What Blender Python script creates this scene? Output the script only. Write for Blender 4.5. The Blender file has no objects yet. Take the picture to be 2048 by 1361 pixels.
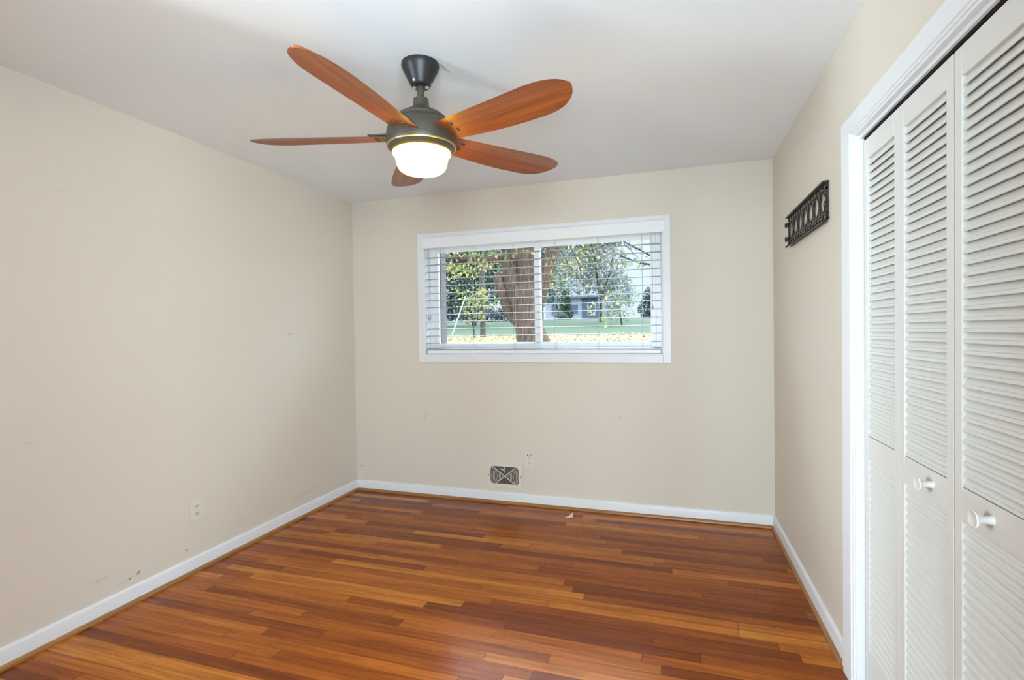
import bpy, math, random
from mathutils import Vector, Matrix

# ------------------------------------------------------------------ camera, sky, lights, exposure
scene = bpy.context.scene
col = scene.collection
scene.view_settings.view_transform = 'Standard'
scene.view_settings.look = 'None'
scene.view_settings.gamma = 1.0
scene.view_settings.exposure = 0.03
scene.view_settings.use_curve_mapping = False

H = 2.44            # ceiling height
D = 3.708           # back wall
XL, XR = -2.586, 0.638
YF = -0.95          # wall behind the camera
CAM_Z = 1.3261

cam_data = bpy.data.cameras.new('camera')
cam_data.sensor_width = 36.0
cam_data.lens = 1012.05 * 36.0 / 2048.0
cam_data.clip_start = 0.02
cam_data.clip_end = 400.0
cam = bpy.data.objects.new('camera', cam_data)
col.objects.link(cam)
yaw, pitch, roll = 0.30710, -0.01576, -0.01463
fw = Vector((-math.sin(yaw) * math.cos(pitch), math.cos(yaw) * math.cos(pitch), math.sin(pitch)))
rt = Vector((math.cos(yaw), math.sin(yaw), 0.0))
up = rt.cross(fw)
r2 = rt * math.cos(roll) + up * math.sin(roll)
u2 = up * math.cos(roll) - rt * math.sin(roll)
m = Matrix((r2, u2, -fw)).transposed().to_4x4()
m.translation = Vector((0.0, 0.0, CAM_Z))
cam.matrix_world = m
scene.camera = cam

world = bpy.data.worlds.new('sky')
scene.world = world
world.use_nodes = True
wn = world.node_tree
wn.nodes.clear()
w_out = wn.nodes.new('ShaderNodeOutputWorld')
w_bg = wn.nodes.new('ShaderNodeBackground')
w_ramp = wn.nodes.new('ShaderNodeValToRGB')
w_sep = wn.nodes.new('ShaderNodeSeparateXYZ')
w_tc = wn.nodes.new('ShaderNodeTexCoord')
wn.links.new(w_tc.outputs['Generated'], w_sep.inputs[0])
wn.links.new(w_sep.outputs['Z'], w_ramp.inputs[0])
wn.links.new(w_ramp.outputs[0], w_bg.inputs['Color'])
wn.links.new(w_bg.outputs[0], w_out.inputs[0])
w_ramp.color_ramp.elements[0].position = 0.0
w_ramp.color_ramp.elements[0].color = (0.72, 0.86, 1.0, 1)
w_ramp.color_ramp.elements[1].position = 0.5
w_ramp.color_ramp.elements[1].color = (0.80, 0.88, 1.0, 1)


def w_range(sock, a0, a1, b0, b1):
    nd = wn.nodes.new('ShaderNodeMapRange')
    nd.interpolation_type = 'SMOOTHSTEP'
    wn.links.new(sock, nd.inputs[0])
    for k_, v_ in enumerate((a0, a1, b0, b1)): nd.inputs[k_ + 1].default_value = v_
    return nd.outputs[0]


def w_math(op, a, b_=None, val=0.0):
    nd = wn.nodes.new('ShaderNodeMath')
    nd.operation = op
    wn.links.new(a, nd.inputs[0])
    if b_ is not None: wn.links.new(b_, nd.inputs[1])
    else: nd.inputs[1].default_value = val
    return nd.outputs[0]


# hazy sky: clear blue low over the far lawn, bright thin cloud overhead; side glow and high bank added to light walls and floor
high = w_range(w_sep.outputs['Z'], 0.22, 0.50, 1.15, 4.5)
side = w_range(w_math('ABSOLUTE', w_sep.outputs['X']), 0.50, 0.90, 0.0, 5.0)
bank = w_math('MULTIPLY', w_range(w_sep.outputs['Z'], 0.36, 0.48, 0.0, 15.0), w_range(w_sep.outputs['Z'], 0.70, 0.85, 1.0, 0.0))
bank = w_math('MULTIPLY', bank, w_range(w_sep.outputs['Y'], 0.30, 0.65, 0.0, 1.0))
wn.links.new(w_math('ADD', w_math('ADD', high, side), bank), w_bg.inputs['Strength'])

sun_data = bpy.data.lights.new('sun', 'SUN')
sun_data.energy = 2.0
sun_data.angle = math.radians(1.0)
sun_data.color = (1.0, 0.93, 0.80)
sun = bpy.data.objects.new('sun', sun_data)
col.objects.link(sun)
sun.rotation_euler = Vector((-0.72, 0.16, -0.66)).to_track_quat('-Z', 'Y').to_euler()


def area_light(name, loc, aim, sx, sy, energy, color):
    ld = bpy.data.lights.new(name, 'AREA')
    ld.shape = 'RECTANGLE'
    ld.size, ld.size_y = sx, sy
    ld.energy = energy
    ld.color = color
    o = bpy.data.objects.new(name, ld)
    col.objects.link(o)
    o.location = loc
    o.rotation_euler = (Vector(aim) - Vector(loc)).to_track_quat('-Z', 'Y').to_euler()
    return o


# added fill lamps outside the doorway behind the viewer and two made-up side openings
FILL_C = (0.72, 0.905, 1.02)
area_light('fill_doorway', (0.66, YF - 1.70, 1.05), (-0.6, YF + 2.0, 1.30), 1.5, 2.0, 350.0, FILL_C)
area_light('fill_right', (XR + 0.70, -0.75, 1.40), (XL, 2.55, 1.30), 0.50, 1.20, 150.0, FILL_C)
area_light('fill_left', (XL - 0.70, -0.75, 1.40), (XR, 1.90, 1.25), 0.40, 1.20, 470.0, FILL_C)


# ------------------------------------------------------------------ helpers
WLOC = {}


class MB:
    """collects geometry in world coordinates"""
    def __init__(self):
        self.v, self.f = [], []

    def add(self, verts, faces):
        o = len(self.v)
        self.v += [tuple(p) for p in verts]
        self.f += [tuple(i + o for i in fc) for fc in faces]
        return self

    def box(self, x0, x1, y0, y1, z0, z1):
        if x0 > x1: x0, x1 = x1, x0
        if y0 > y1: y0, y1 = y1, y0
        if z0 > z1: z0, z1 = z1, z0
        v = [(x0, y0, z0), (x1, y0, z0), (x1, y1, z0), (x0, y1, z0), (x0, y0, z1), (x1, y0, z1), (x1, y1, z1), (x0, y1, z1)]
        return self.add(v, [(0, 3, 2, 1), (4, 5, 6, 7), (0, 1, 5, 4), (1, 2, 6, 5), (2, 3, 7, 6), (3, 0, 4, 7)])

    def obox(self, c, ax, ay, az):
        """box from centre and three half-axis vectors"""
        c, ax, ay, az = Vector(c), Vector(ax), Vector(ay), Vector(az)
        v = [c + sx * ax + sy * ay + sz * az for sz in (-1, 1) for sx, sy in ((-1, -1), (1, -1), (1, 1), (-1, 1))]
        return self.add(v, [(0, 3, 2, 1), (4, 5, 6, 7), (0, 1, 5, 4), (1, 2, 6, 5), (2, 3, 7, 6), (3, 0, 4, 7)])

    def prism(self, poly, axis, a, b):
        """poly in the two other axes (in order x,y,z without axis), extruded from a to b"""
        n = len(poly)

        def mk(p, t):
            q = list(p)
            q.insert(axis, t)
            return tuple(q)
        v = [mk(p, a) for p in poly] + [mk(p, b) for p in poly]
        area = sum(poly[i][0] * poly[(i + 1) % n][1] - poly[(i + 1) % n][0] * poly[i][1] for i in range(n))
        flip = (area > 0) == (axis != 1)
        if b < a: flip = not flip
        cap0, cap1 = tuple(range(n)), tuple(range(n, 2 * n))
        sides = [(i, (i + 1) % n, (i + 1) % n + n, i + n) for i in range(n)]
        if flip:
            fc = [cap0[::-1], cap1] + sides
        else:
            fc = [cap0, cap1[::-1]] + [s[::-1] for s in sides]
        return self.add(v, fc)

    def lathe(self, prof, c=(0, 0, 0), n=48, d=(0, 0, 1)):
        """prof: (radius, height along d); both ends closed when radius is 0"""
        c, d = Vector(c), Vector(d).normalized()
        e1 = d.orthogonal().normalized()
        e2 = d.cross(e1)
        o = len(self.v)
        rings = []
        for r, h in prof:
            if r < 1e-6:
                self.v.append(tuple(c + d * h)); rings.append([len(self.v) - 1])
            else:
                ids = []
                for k in range(n):
                    a = 2 * math.pi * k / n
                    self.v.append(tuple(c + d * h + (e1 * math.cos(a) + e2 * math.sin(a)) * r)); ids.append(len(self.v) - 1)
                rings.append(ids)
        for A, B in zip(rings, rings[1:]):
            for k in range(n):
                k2 = (k + 1) % n
                if len(A) == 1 and len(B) == 1: continue
                if len(A) == 1: self.f.append((A[0], B[k2], B[k]))
                elif len(B) == 1: self.f.append((A[k], A[k2], B[0]))
                else: self.f.append((A[k], A[k2], B[k2], B[k]))
        return self

    def tube(self, pts, rads, n=10, cap=True):
        pts = [Vector(p) for p in pts]
        if not hasattr(rads, '__len__'): rads = [rads] * len(pts)
        rings = []
        ref = None
        for i, p in enumerate(pts):
            t = (pts[min(i + 1, len(pts) - 1)] - pts[max(i - 1, 0)]).normalized()
            if ref is None:
                ref = t.orthogonal().normalized()
            e1 = (ref - t * ref.dot(t)).normalized()
            ref = e1
            e2 = t.cross(e1)
            ids = []
            for k in range(n):
                a = 2 * math.pi * k / n
                self.v.append(tuple(p + (e1 * math.cos(a) + e2 * math.sin(a)) * rads[i])); ids.append(len(self.v) - 1)
            rings.append(ids)
        for A, B in zip(rings, rings[1:]):
            for k in range(n):
                k2 = (k + 1) % n
                self.f.append((A[k], A[k2], B[k2], B[k]))
        if cap:
            self.f.append(tuple(rings[0][::-1])); self.f.append(tuple(rings[-1]))
        return self

    def leaf(self, p, size, rng, flat=False, aspect=0.6):
        p = Vector(p)
        if flat:
            a = rng.uniform(0, 2 * math.pi)
            d = Vector((math.cos(a), math.sin(a), rng.uniform(-0.2, 0.3)))
            nrm = Vector((rng.uniform(-0.3, 0.3), rng.uniform(-0.3, 0.3), 1))
        else:
            d = Vector((rng.gauss(0, 1), rng.gauss(0, 1), rng.gauss(-0.3, 1)))
            nrm = Vector((rng.gauss(0, 1), rng.gauss(0, 1), rng.gauss(0, 1)))
        d.normalize()
        s = nrm.cross(d)
        if s.length < 1e-3: s = d.orthogonal()
        s.normalize()
        k = s.cross(d) * size * 0.12
        self.add([p - d * size * 0.5, p + s * size * aspect * 0.5 + k, p + d * size * 0.5, p - s * size * aspect * 0.5 + k], [(0, 1, 2, 3)])
        return self

    def build(self, name, mat, parent=None, origin=None, smooth=False, bevel=0.0, kind=None, label=None):
        if origin is None:
            origin = WLOC[parent.name] if parent is not None else (0.0, 0.0, 0.0)
        me = bpy.data.meshes.new(name)
        me.from_pydata([(x - origin[0], y - origin[1], z - origin[2]) for x, y, z in self.v], [], self.f)
        me.update()
        me.materials.append(mat)
        o = bpy.data.objects.new(name, me)
        col.objects.link(o)
        if parent is not None:
            o.parent = parent
            pl = WLOC[parent.name]
            o.location = tuple(a - b for a, b in zip(origin, pl))
        else:
            o.location = origin
        WLOC[o.name] = tuple(origin)
        if smooth:
            for p in me.polygons: p.use_smooth = True
            try:
                me.set_sharp_from_angle(angle=math.radians(40))
            except Exception:
                pass
        if bevel > 0:
            b = o.modifiers.new('bevel', 'BEVEL')
            b.width = bevel
            b.segments = 2
            b.limit_method = 'ANGLE'
            b.angle_limit = math.radians(40)
        if kind: o['kind'] = kind
        if label: o['label'] = label
        return o


def tag(o, label, cat, group=None, kind=None):
    o['label'] = label
    o['category'] = cat
    if group: o['group'] = group
    if kind: o['kind'] = kind
    return o


def thing(name, loc, label, cat, group=None, kind=None):
    o = bpy.data.objects.new(name, None)
    o.empty_display_size = 0.1
    col.objects.link(o)
    o.location = loc
    WLOC[o.name] = tuple(loc)
    return tag(o, label, cat, group, kind)


class NT:
    def __init__(self, name):
        self.mat = bpy.data.materials.new(name)
        self.mat.use_nodes = True
        self.t = self.mat.node_tree
        self.t.nodes.clear()
        self.out = self.t.nodes.new('ShaderNodeOutputMaterial')

    def n(self, typ, props=None, **inp):
        nd = self.t.nodes.new('ShaderNode' + typ)
        for k, v in (props or {}).items(): setattr(nd, k, v)
        for k, v in inp.items():
            key = int(k[1:]) if k[0] == 'i' and k[1:].isdigit() else k.replace('_', ' ')
            self.set(nd.inputs[key], v)
        return nd

    def set(self, sock, v):
        if isinstance(v, bpy.types.NodeSocket): self.t.links.new(v, sock)
        elif isinstance(v, bpy.types.Node): self.t.links.new(v.outputs[0], sock)
        else: sock.default_value = v

    def m(self, op, a, b=0.0, c=0.0, clamp=False):
        nd = self.n('Math', {'operation': op, 'use_clamp': clamp}, i0=a, i1=b, i2=c)
        return nd.outputs[0]

    def ramp(self, fac, stops, interp='LINEAR'):
        nd = self.n('ValToRGB', i0=fac)
        cr = nd.color_ramp
        cr.interpolation = interp
        while len(cr.elements) < len(stops): cr.elements.new(0.5)
        for e, (p, c) in zip(cr.elements, stops):
            e.position = p
            e.color = (c[0], c[1], c[2], 1.0)
        return nd.outputs[0]

    def mix(self, fac, a, b, blend='MIX'):
        nd = self.n('Mix', {'data_type': 'RGBA', 'blend_type': blend})
        self.set(nd.inputs[0], fac); self.set(nd.inputs[6], a); self.set(nd.inputs[7], b)
        return nd.outputs[2]

    def obj(self):
        return self.n('TexCoord').outputs['Object']

    def scale(self, vec, s):
        return self.n('Mapping', i0=vec, Scale=s).outputs[0]

    def noise(self, vec, scale, detail=3.0, rough=0.5):
        return self.n('TexNoise', Vector=vec, Scale=scale, Detail=detail, Roughness=rough).outputs[0]

    def bump(self, h, strength, dist):
        return self.n('Bump', Height=h, Strength=strength, Distance=dist).outputs[0]

    def finish(self, color, rough=0.5, metal=0.0, spec=0.5, normal=None, extra=None):
        b = self.n('BsdfPrincipled')
        if isinstance(color, tuple) and len(color) == 3: color = color + (1.0,)
        self.set(b.inputs['Base Color'], color)
        self.set(b.inputs['Roughness'], rough)
        self.set(b.inputs['Metallic'], metal)
        self.set(b.inputs['Specular IOR Level'], spec)
        if normal is not None: self.set(b.inputs['Normal'], normal)
        for k, v in (extra or {}).items(): self.set(b.inputs[k], v)
        self.set(self.out.inputs[0], b.outputs[0])
        return self.mat


def paint(name, c, rough=0.45, bump=0.05, scale=180.0, var=0.03, spec=0.4):
    t = NT(name)
    co = t.obj()
    f = t.noise(co, 2.5, 2.0)
    c0 = tuple(x * (1 - var) for x in c) + (1,)
    c1 = tuple(min(1, x * (1 + var)) for x in c) + (1,)
    return t.finish(t.mix(f, c0, c1), rough, spec=spec, normal=t.bump(t.noise(co, scale, 3.0), bump, 0.002))


WALL_C = (0.68, 0.615, 0.53)


def wall_paint(name, scuffs):
    """beige emulsion with roller texture; scuffs = (centre, half sizes, rotation, darkness) of worn marks"""
    t = NT(name)
    co = t.obj()
    f = t.noise(co, 1.6, 3.0)
    c = t.mix(f, tuple(x * 0.975 for x in WALL_C) + (1,), tuple(x * 1.02 for x in WALL_C) + (1,))
    grain = t.noise(co, 70.0, 4.0, 0.7)
    for cen, half, rot, dark in scuffs:
        mp = t.n('Mapping', {'vector_type': 'TEXTURE'}, i0=co, Location=cen, Rotation=rot, Scale=half).outputs[0]
        ln = t.n('VectorMath', {'operation': 'LENGTH'}, i0=mp).outputs['Value']
        msk = t.n('MapRange', i0=ln, i1=1.0, i2=0.4, i3=0.0, i4=1.0).outputs[0]
        br = t.n('MapRange', i0=grain, i1=0.46, i2=0.58, i3=0.0, i4=1.0).outputs[0]
        msk = t.m('MULTIPLY', t.m('MULTIPLY', msk, br), dark)
        c = t.mix(msk, c, (0.12, 0.10, 0.085, 1))
    return t.finish(c, 0.55, spec=0.3, normal=t.bump(t.noise(co, 240.0, 3.0), 0.12, 0.002))


def wood_node(t, co, base_scale):
    a = t.scale(co, base_scale)
    n1 = t.noise(a, 1.0, 6.0, 0.6)
    return n1


M = {}
M['wall_left'] = wall_paint('wall_paint_left', [
    ((XL, 2.947, 1.335), (0.1, 0.055, 0.006), (0, 0, 0), 0.55),
    ((XL, 1.800, 0.124), (0.1, 0.060, 0.006), (math.radians(4), 0, 0), 0.9),
    ((XL, 1.845, 0.136), (0.1, 0.014, 0.014), (0, 0, 0), 0.9),
    ((XL, 1.672, 0.183), (0.1, 0.055, 0.008), (0, 0, 0), 0.35),
    ((XL, 3.060, 0.160), (0.1, 0.200, 0.008), (math.radians(6), 0, 0), 0.40),
    ((XL, 2.110, 0.135), (0.1, 0.014, 0.012), (0, 0, 0), 0.9),
    ((XL, 1.407, 0.887), (0.1, 0.024, 0.005), (0, 0, 0), 0.45),
    ((XL, 1.544, 1.979), (0.1, 0.016, 0.006), (0, 0, 0), 0.35)])
M['wall_back'] = wall_paint('wall_paint_back', [
    ((-1.922, D, 0.655), (0.012, 0.1, 0.045), (0, math.radians(24), 0), 0.45),
    ((-2.530, D, 0.206), (0.050, 0.1, 0.010), (0, 0, 0), 0.55),
    ((-0.490, D, 0.852), (0.020, 0.1, 0.006), (0, 0, 0), 0.40),
    ((-0.756, D, 0.853), (0.020, 0.1, 0.006), (0, 0, 0), 0.35),
    ((-0.366, D, 0.696), (0.018, 0.1, 0.008), (0, 0, 0), 0.35)])
M['wall'] = wall_paint('wall_paint', [])
M['ceiling'] = paint('ceiling_paint', (0.865, 0.895, 0.915), 0.7, 0.10, 220.0, 0.012, 0.25)
M['trim'] = paint('trim_paint', (0.755, 0.765, 0.785), 0.35, 0.03, 90.0, 0.015, 0.45)
M['door'] = paint('door_paint', (0.68, 0.665, 0.635), 0.40, 0.06, 60.0, 0.02, 0.4)
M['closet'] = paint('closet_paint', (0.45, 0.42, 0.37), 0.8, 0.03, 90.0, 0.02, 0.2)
M['vinyl'] = paint('vinyl_white', (0.82, 0.83, 0.85), 0.30, 0.0, 50.0, 0.0, 0.5)
M['slat'] = paint('blind_slat_backlit_grey', (0.30, 0.31, 0.32), 0.45, 0.0, 50.0, 0.0, 0.4)  # white slats, greyed to paint in their shade against the bright outside
M['cord'] = paint('cord_backlit_grey', (0.42, 0.42, 0.42), 0.8, 0.0, 50.0, 0.0, 0.2)  # white cord, backlit darkening put into the colour
M['tassel'] = paint('tassel_grey', (0.34, 0.33, 0.31), 0.5, 0.0, 50.0, 0.0, 0.4)
M['plate'] = paint('plate_almond', (0.70, 0.655, 0.56), 0.45, 0.03, 60.0, 0.02, 0.4)
M['dark'] = paint('slot_black', (0.02, 0.018, 0.016), 0.6, 0.0, 50.0, 0.0, 0.2)
M['duct'] = paint('duct_grey', (0.10, 0.09, 0.08), 0.6, 0.0, 50.0, 0.0, 0.3)
M['steel'] = paint('screw_steel', (0.42, 0.40, 0.37), 0.3, 0.0, 50.0, 0.0, 0.6)
M['track'] = paint('track_dark', (0.035, 0.033, 0.03), 0.5, 0.0, 50.0, 0.0, 0.3)
M['knob'] = paint('knob_pearl', (0.74, 0.72, 0.68), 0.22, 0.0, 50.0, 0.0, 0.6)
M['paper'] = paint('paper_cream', (0.80, 0.68, 0.46), 0.8, 0.0, 50.0, 0.02, 0.2)
M['flake'] = paint('flake_white', (0.62, 0.60, 0.58), 0.8, 0.1, 120.0, 0.06, 0.2)


def floor_material():
    t = NT('oak_strip_floor')
    co = t.obj()
    sp = t.n('SeparateXYZ', i0=co)
    x, y = sp.outputs[0], sp.outputs[1]
    W = 0.0572
    v = t.m('DIVIDE', y, W)
    row = t.m('FLOOR', v)
    fv = t.m('SUBTRACT', v, row)
    rnd = t.n('TexWhiteNoise', {'noise_dimensions': '1D'}, W=t.m('ADD', row, 17.3)).outputs['Value']
    rnd2 = t.n('TexWhiteNoise', {'noise_dimensions': '1D'}, W=t.m('ADD', row, 91.7)).outputs['Value']
    length = t.m('MULTIPLY_ADD', rnd2, 0.75, 0.75)
    u = t.m('ADD', t.m('DIVIDE', x, length), t.m('MULTIPLY', rnd, 7.0))
    pl = t.m('FLOOR', u)
    fu = t.m('SUBTRACT', u, pl)
    pid = t.m('ADD', t.m('MULTIPLY', row, 13.37), t.m('MULTIPLY', pl, 7.13))
    tone = t.n('TexWhiteNoise', {'noise_dimensions': '1D'}, W=pid).outputs['Value']
    # grain: long streaks, shifted per plank
    cmb = t.n('CombineXYZ', i0=t.m('MULTIPLY', x, 2.2), i1=t.m('MULTIPLY_ADD', y, 55.0, t.m('MULTIPLY', tone, 31.0)), i2=t.m('MULTIPLY', tone, 19.0))
    g = t.noise(cmb, 1.0, 6.0, 0.62)
    cmb2 = t.n('CombineXYZ', i0=t.m('MULTIPLY', x, 6.0), i1=t.m('MULTIPLY_ADD', y, 34.0, t.m('MULTIPLY', tone, 57.0)), i2=t.m('MULTIPLY', tone, 29.0))
    g2 = t.noise(cmb2, 0.6, 3.0, 0.55)
    pores = t.noise(t.n('CombineXYZ', i0=t.m('MULTIPLY', x, 14.0), i1=t.m('MULTIPLY', y, 420.0), i2=0.0).outputs[0], 1.0, 2.0)
    c = t.ramp(tone, FLOOR_TONES)
    dark = t.mix(1.0, c, (0.50, 0.42, 0.36, 1), 'MULTIPLY')
    gm = t.n('MapRange', i0=g, i1=0.42, i2=0.68, i3=0.0, i4=0.85).outputs[0]
    c = t.mix(gm, c, dark)
    gm2 = t.n('MapRange', i0=g2, i1=0.50, i2=0.70, i3=0.0, i4=0.45).outputs[0]
    c = t.mix(gm2, c, dark)
    pm = t.n('MapRange', i0=pores, i1=0.55, i2=0.75, i3=0.0, i4=0.30).outputs[0]
    c = t.mix(pm, c, (0.07, 0.03, 0.012, 1))
    # seams
    ey = t.m('MINIMUM', fv, t.m('SUBTRACT', 1.0, fv))
    seam_y = t.n('MapRange', i0=ey, i1=0.012, i2=0.035, i3=1.0, i4=0.0).outputs[0]
    ex = t.m('MULTIPLY', t.m('MINIMUM', fu, t.m('SUBTRACT', 1.0, fu)), length)
    seam_x = t.n('MapRange', i0=ex, i1=0.0008, i2=0.0022, i3=1.0, i4=0.0).outputs[0]
    seam = t.m('MAXIMUM', t.m('MULTIPLY', seam_y, 0.55), t.m('MULTIPLY', seam_x, 0.8))
    c = t.mix(seam, c, (0.05, 0.02, 0.008, 1))
    wear = t.noise(co, 3.0, 4.0, 0.6)
    rough = t.m('MULTIPLY_ADD', wear, 0.14, 0.17)
    hgt = t.m('SUBTRACT', t.m('MULTIPLY', g, 0.25), seam)
    wav = t.noise(t.scale(co, (2.0, 9.0, 1.0)), 1.0, 2.0)
    hgt = t.m('MULTIPLY_ADD', wav, 0.8, hgt)
    return t.finish(c, rough, spec=0.13, normal=t.bump(hgt, 0.20, 0.0012), extra={'Coat Weight': 0.08, 'Coat Roughness': 0.16})


FLOOR_TONES = [(0.0, (0.22, 0.046, 0.005)), (0.3, (0.34, 0.082, 0.008)), (0.6, (0.46, 0.128, 0.012)), (0.85, (0.56, 0.180, 0.020)), (1.0, (0.64, 0.235, 0.030))]
M['floor'] = floor_material()


def simple_wood(name, c0, c1, scl, rough=0.35, coat=0.0):
    t = NT(name)
    co = t.obj()
    n1 = t.noise(t.scale(co, scl), 1.0, 6.0, 0.6)
    f = t.n('MapRange', i0=n1, i1=0.3, i2=0.7, i3=0.0, i4=1.0).outputs[0]
    return t.finish(t.mix(f, c0 + (1,), c1 + (1,)), rough, spec=0.45, normal=t.bump(n1, 0.05, 0.001), extra={'Coat Weight': coat, 'Coat Roughness': 0.2})


M['shoe'] = simple_wood('shoe_molding_oak', (0.24, 0.10, 0.03), (0.40, 0.19, 0.065), (3.0, 3.0, 90.0), 0.35)
M['blade'] = simple_wood('blade_walnut', (0.18, 0.041, 0.010), (0.35, 0.098, 0.022), (2.5, 60.0, 60.0), 0.40, 0.04)


def metal_mat(name, c, rough, metal=0.6, nscale=300.0, bump=0.05):
    t = NT(name)
    co = t.obj()
    f = t.noise(co, nscale, 3.0)
    return t.finish(t.mix(f, tuple(x * 0.75 for x in c) + (1,), tuple(x * 1.25 for x in c) + (1,)), rough, metal, 0.5, t.bump(f, bump, 0.001))


M['bronze'] = metal_mat('fan_bronze', (0.078, 0.066, 0.050), 0.50, 0.35)
M['bronze_dark'] = metal_mat('canopy_bronze', (0.030, 0.028, 0.029), 0.40, 0.4)
M['gold'] = metal_mat('rim_brass', (0.42, 0.33, 0.17), 0.35, 0.7)
M['iron'] = metal_mat('rack_iron', (0.028, 0.026, 0.022), 0.38, 0.5, 90.0, 0.2)


def globe_mat():
    t = NT('frosted_lit_glass')
    e = t.n('Emission', Color=(1.0, 0.63, 0.034, 1), Strength=24.0)
    b = t.n('BsdfPrincipled', Base_Color=(0.60, 0.55, 0.30, 1), Roughness=0.35)
    a = t.n('AddShader', i0=e.outputs[0], i1=b.outputs[0])
    t.set(t.out.inputs[0], a.outputs[0])
    return t.mat


M['globe'] = globe_mat()


def glass_mat():
    t = NT('window_glass')
    tr = t.n('BsdfTransparent', Color=(0.96, 0.98, 0.98, 1))
    gl = t.n('BsdfGlossy', Color=(1, 1, 1, 1), Roughness=0.0)
    mx = t.n('MixShader', i0=0.0012, i1=tr.outputs[0], i2=gl.outputs[0])
    t.set(t.out.inputs[0], mx.outputs[0])
    return t.mat


M['glass'] = glass_mat()


def leaf_mat(name, stops, transl=0.45, rough=0.55):
    t = NT(name)
    rnd = t.n('NewGeometry').outputs['Random Per Island']
    c = t.ramp(rnd, stops)
    d = t.n('BsdfPrincipled', Base_Color=c, Roughness=rough)
    tl = t.n('BsdfTranslucent', Color=c)
    mx = t.n('MixShader', i0=transl, i1=d.outputs[0], i2=tl.outputs[0])
    t.set(t.out.inputs[0], mx.outputs[0])
    return t.mat


def bark_mat(name, c0, c1, scl=(9.0, 9.0, 1.3)):
    t = NT(name)
    co = t.obj()
    n1 = t.noise(t.scale(co, scl), 3.0, 6.0, 0.7)
    f = t.n('MapRange', i0=n1, i1=0.35, i2=0.65, i3=0.0, i4=1.0).outputs[0]
    return t.finish(t.mix(f, c0 + (1,), c1 + (1,)), 0.9, spec=0.1, normal=t.bump(n1, 1.0, 0.05))


def ground_mat():
    t = NT('lawn_grass')
    co = t.obj()
    n1 = t.noise(co, 1.2, 5.0, 0.6)
    n2 = t.noise(co, 26.0, 4.0, 0.7)
    c = t.mix(n1, (0.060, 0.090, 0.062, 1), (0.090, 0.125, 0.090, 1))
    f = t.n('MapRange', i0=n2, i1=0.4, i2=0.65, i3=0.0, i4=0.5).outputs[0]
    c = t.mix(f, c, (0.045, 0.075, 0.042, 1))
    # dry, leaf-strewn strip of grass nearer the house
    sp = t.n('SeparateXYZ', i0=co)
    edge = t.m('ADD', sp.outputs[1], t.m('MULTIPLY', t.m('SUBTRACT', n1, 0.5), 3.0))
    band = t.n('MapRange', i0=edge, i1=20.6, i2=19.0, i3=0.0, i4=1.0).outputs[0]
    c = t.mix(t.m('MULTIPLY', band, 0.85), c, (0.26, 0.23, 0.11, 1))
    return t.finish(c, 0.95, spec=0.1, normal=t.bump(n2, 0.4, 0.05))


M['lawn'] = ground_mat()
M['bark'] = bark_mat('bark_brown', (0.055, 0.040, 0.034), (0.20, 0.145, 0.122))
M['bark_grey'] = bark_mat('bark_grey', (0.03, 0.028, 0.027), (0.09, 0.087, 0.08))
M['post'] = bark_mat('post_wood', (0.06, 0.064, 0.058), (0.13, 0.13, 0.118))
M['leaf_yellow'] = leaf_mat('leaf_yellow_green', [(0.0, (0.08, 0.15, 0.04)), (0.4, (0.20, 0.25, 0.07)), (0.7, (0.34, 0.30, 0.09)), (1.0, (0.42, 0.33, 0.15))])
M['leaf_green'] = leaf_mat('leaf_bluish_green', [(0.0, (0.012, 0.03, 0.022)), (0.5, (0.045, 0.09, 0.066)), (0.8, (0.12, 0.18, 0.13)), (1.0, (0.30, 0.34, 0.28))], 0.35)
M['leaf_pale'] = leaf_mat('leaf_pale_grey_green', [(0.0, (0.11, 0.15, 0.14)), (0.5, (0.19, 0.24, 0.22)), (0.85, (0.28, 0.31, 0.27)), (1.0, (0.40, 0.34, 0.20))], 0.45)
M['leaf_dark'] = leaf_mat('leaf_dark_green', [(0.0, (0.006, 0.022, 0.012)), (0.6, (0.015, 0.050, 0.022)), (1.0, (0.045, 0.10, 0.045))], 0.2)
M['leaf_blue'] = leaf_mat('needle_blue_green', [(0.0, (0.015, 0.035, 0.042)), (0.6, (0.04, 0.075, 0.088)), (1.0, (0.10, 0.15, 0.16))], 0.2)
M['leaf_litter'] = leaf_mat('fallen_leaf', [(0.0, (0.03, 0.018, 0.012)), (0.3, (0.13, 0.085, 0.035)), (0.5, (0.32, 0.27, 0.12)), (1.0, (0.44, 0.40, 0.24))], 0.1)
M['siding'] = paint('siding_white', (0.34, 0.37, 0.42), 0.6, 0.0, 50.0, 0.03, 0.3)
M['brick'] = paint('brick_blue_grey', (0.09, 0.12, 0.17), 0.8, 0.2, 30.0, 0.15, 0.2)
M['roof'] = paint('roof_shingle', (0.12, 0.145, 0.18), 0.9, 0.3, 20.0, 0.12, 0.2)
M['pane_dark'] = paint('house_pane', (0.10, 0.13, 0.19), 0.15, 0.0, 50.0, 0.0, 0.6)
M['wire'] = paint('cable_cover', (0.50, 0.50, 0.47), 0.6, 0.0, 50.0, 0.0, 0.3)
M['exterior'] = paint('exterior_brick', (0.14, 0.135, 0.15), 0.8, 0.2, 40.0, 0.1, 0.2)

# ------------------------------------------------------------------ room shell
TH = 0.15
b = MB().box(XL - TH, XR + TH + 0.7, YF - TH, D + TH, -0.12, 0.0)
tag(b.build('floor', M['floor']), 'glossy orange-brown oak strip floor', 'floor', kind='structure')
b = MB().box(XL - TH, XR + TH + 0.7, YF - TH, D + TH, H, H + 0.15)
tag(b.build('ceiling', M['ceiling']), 'flat pale grey ceiling above the room', 'ceiling', kind='structure')


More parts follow.
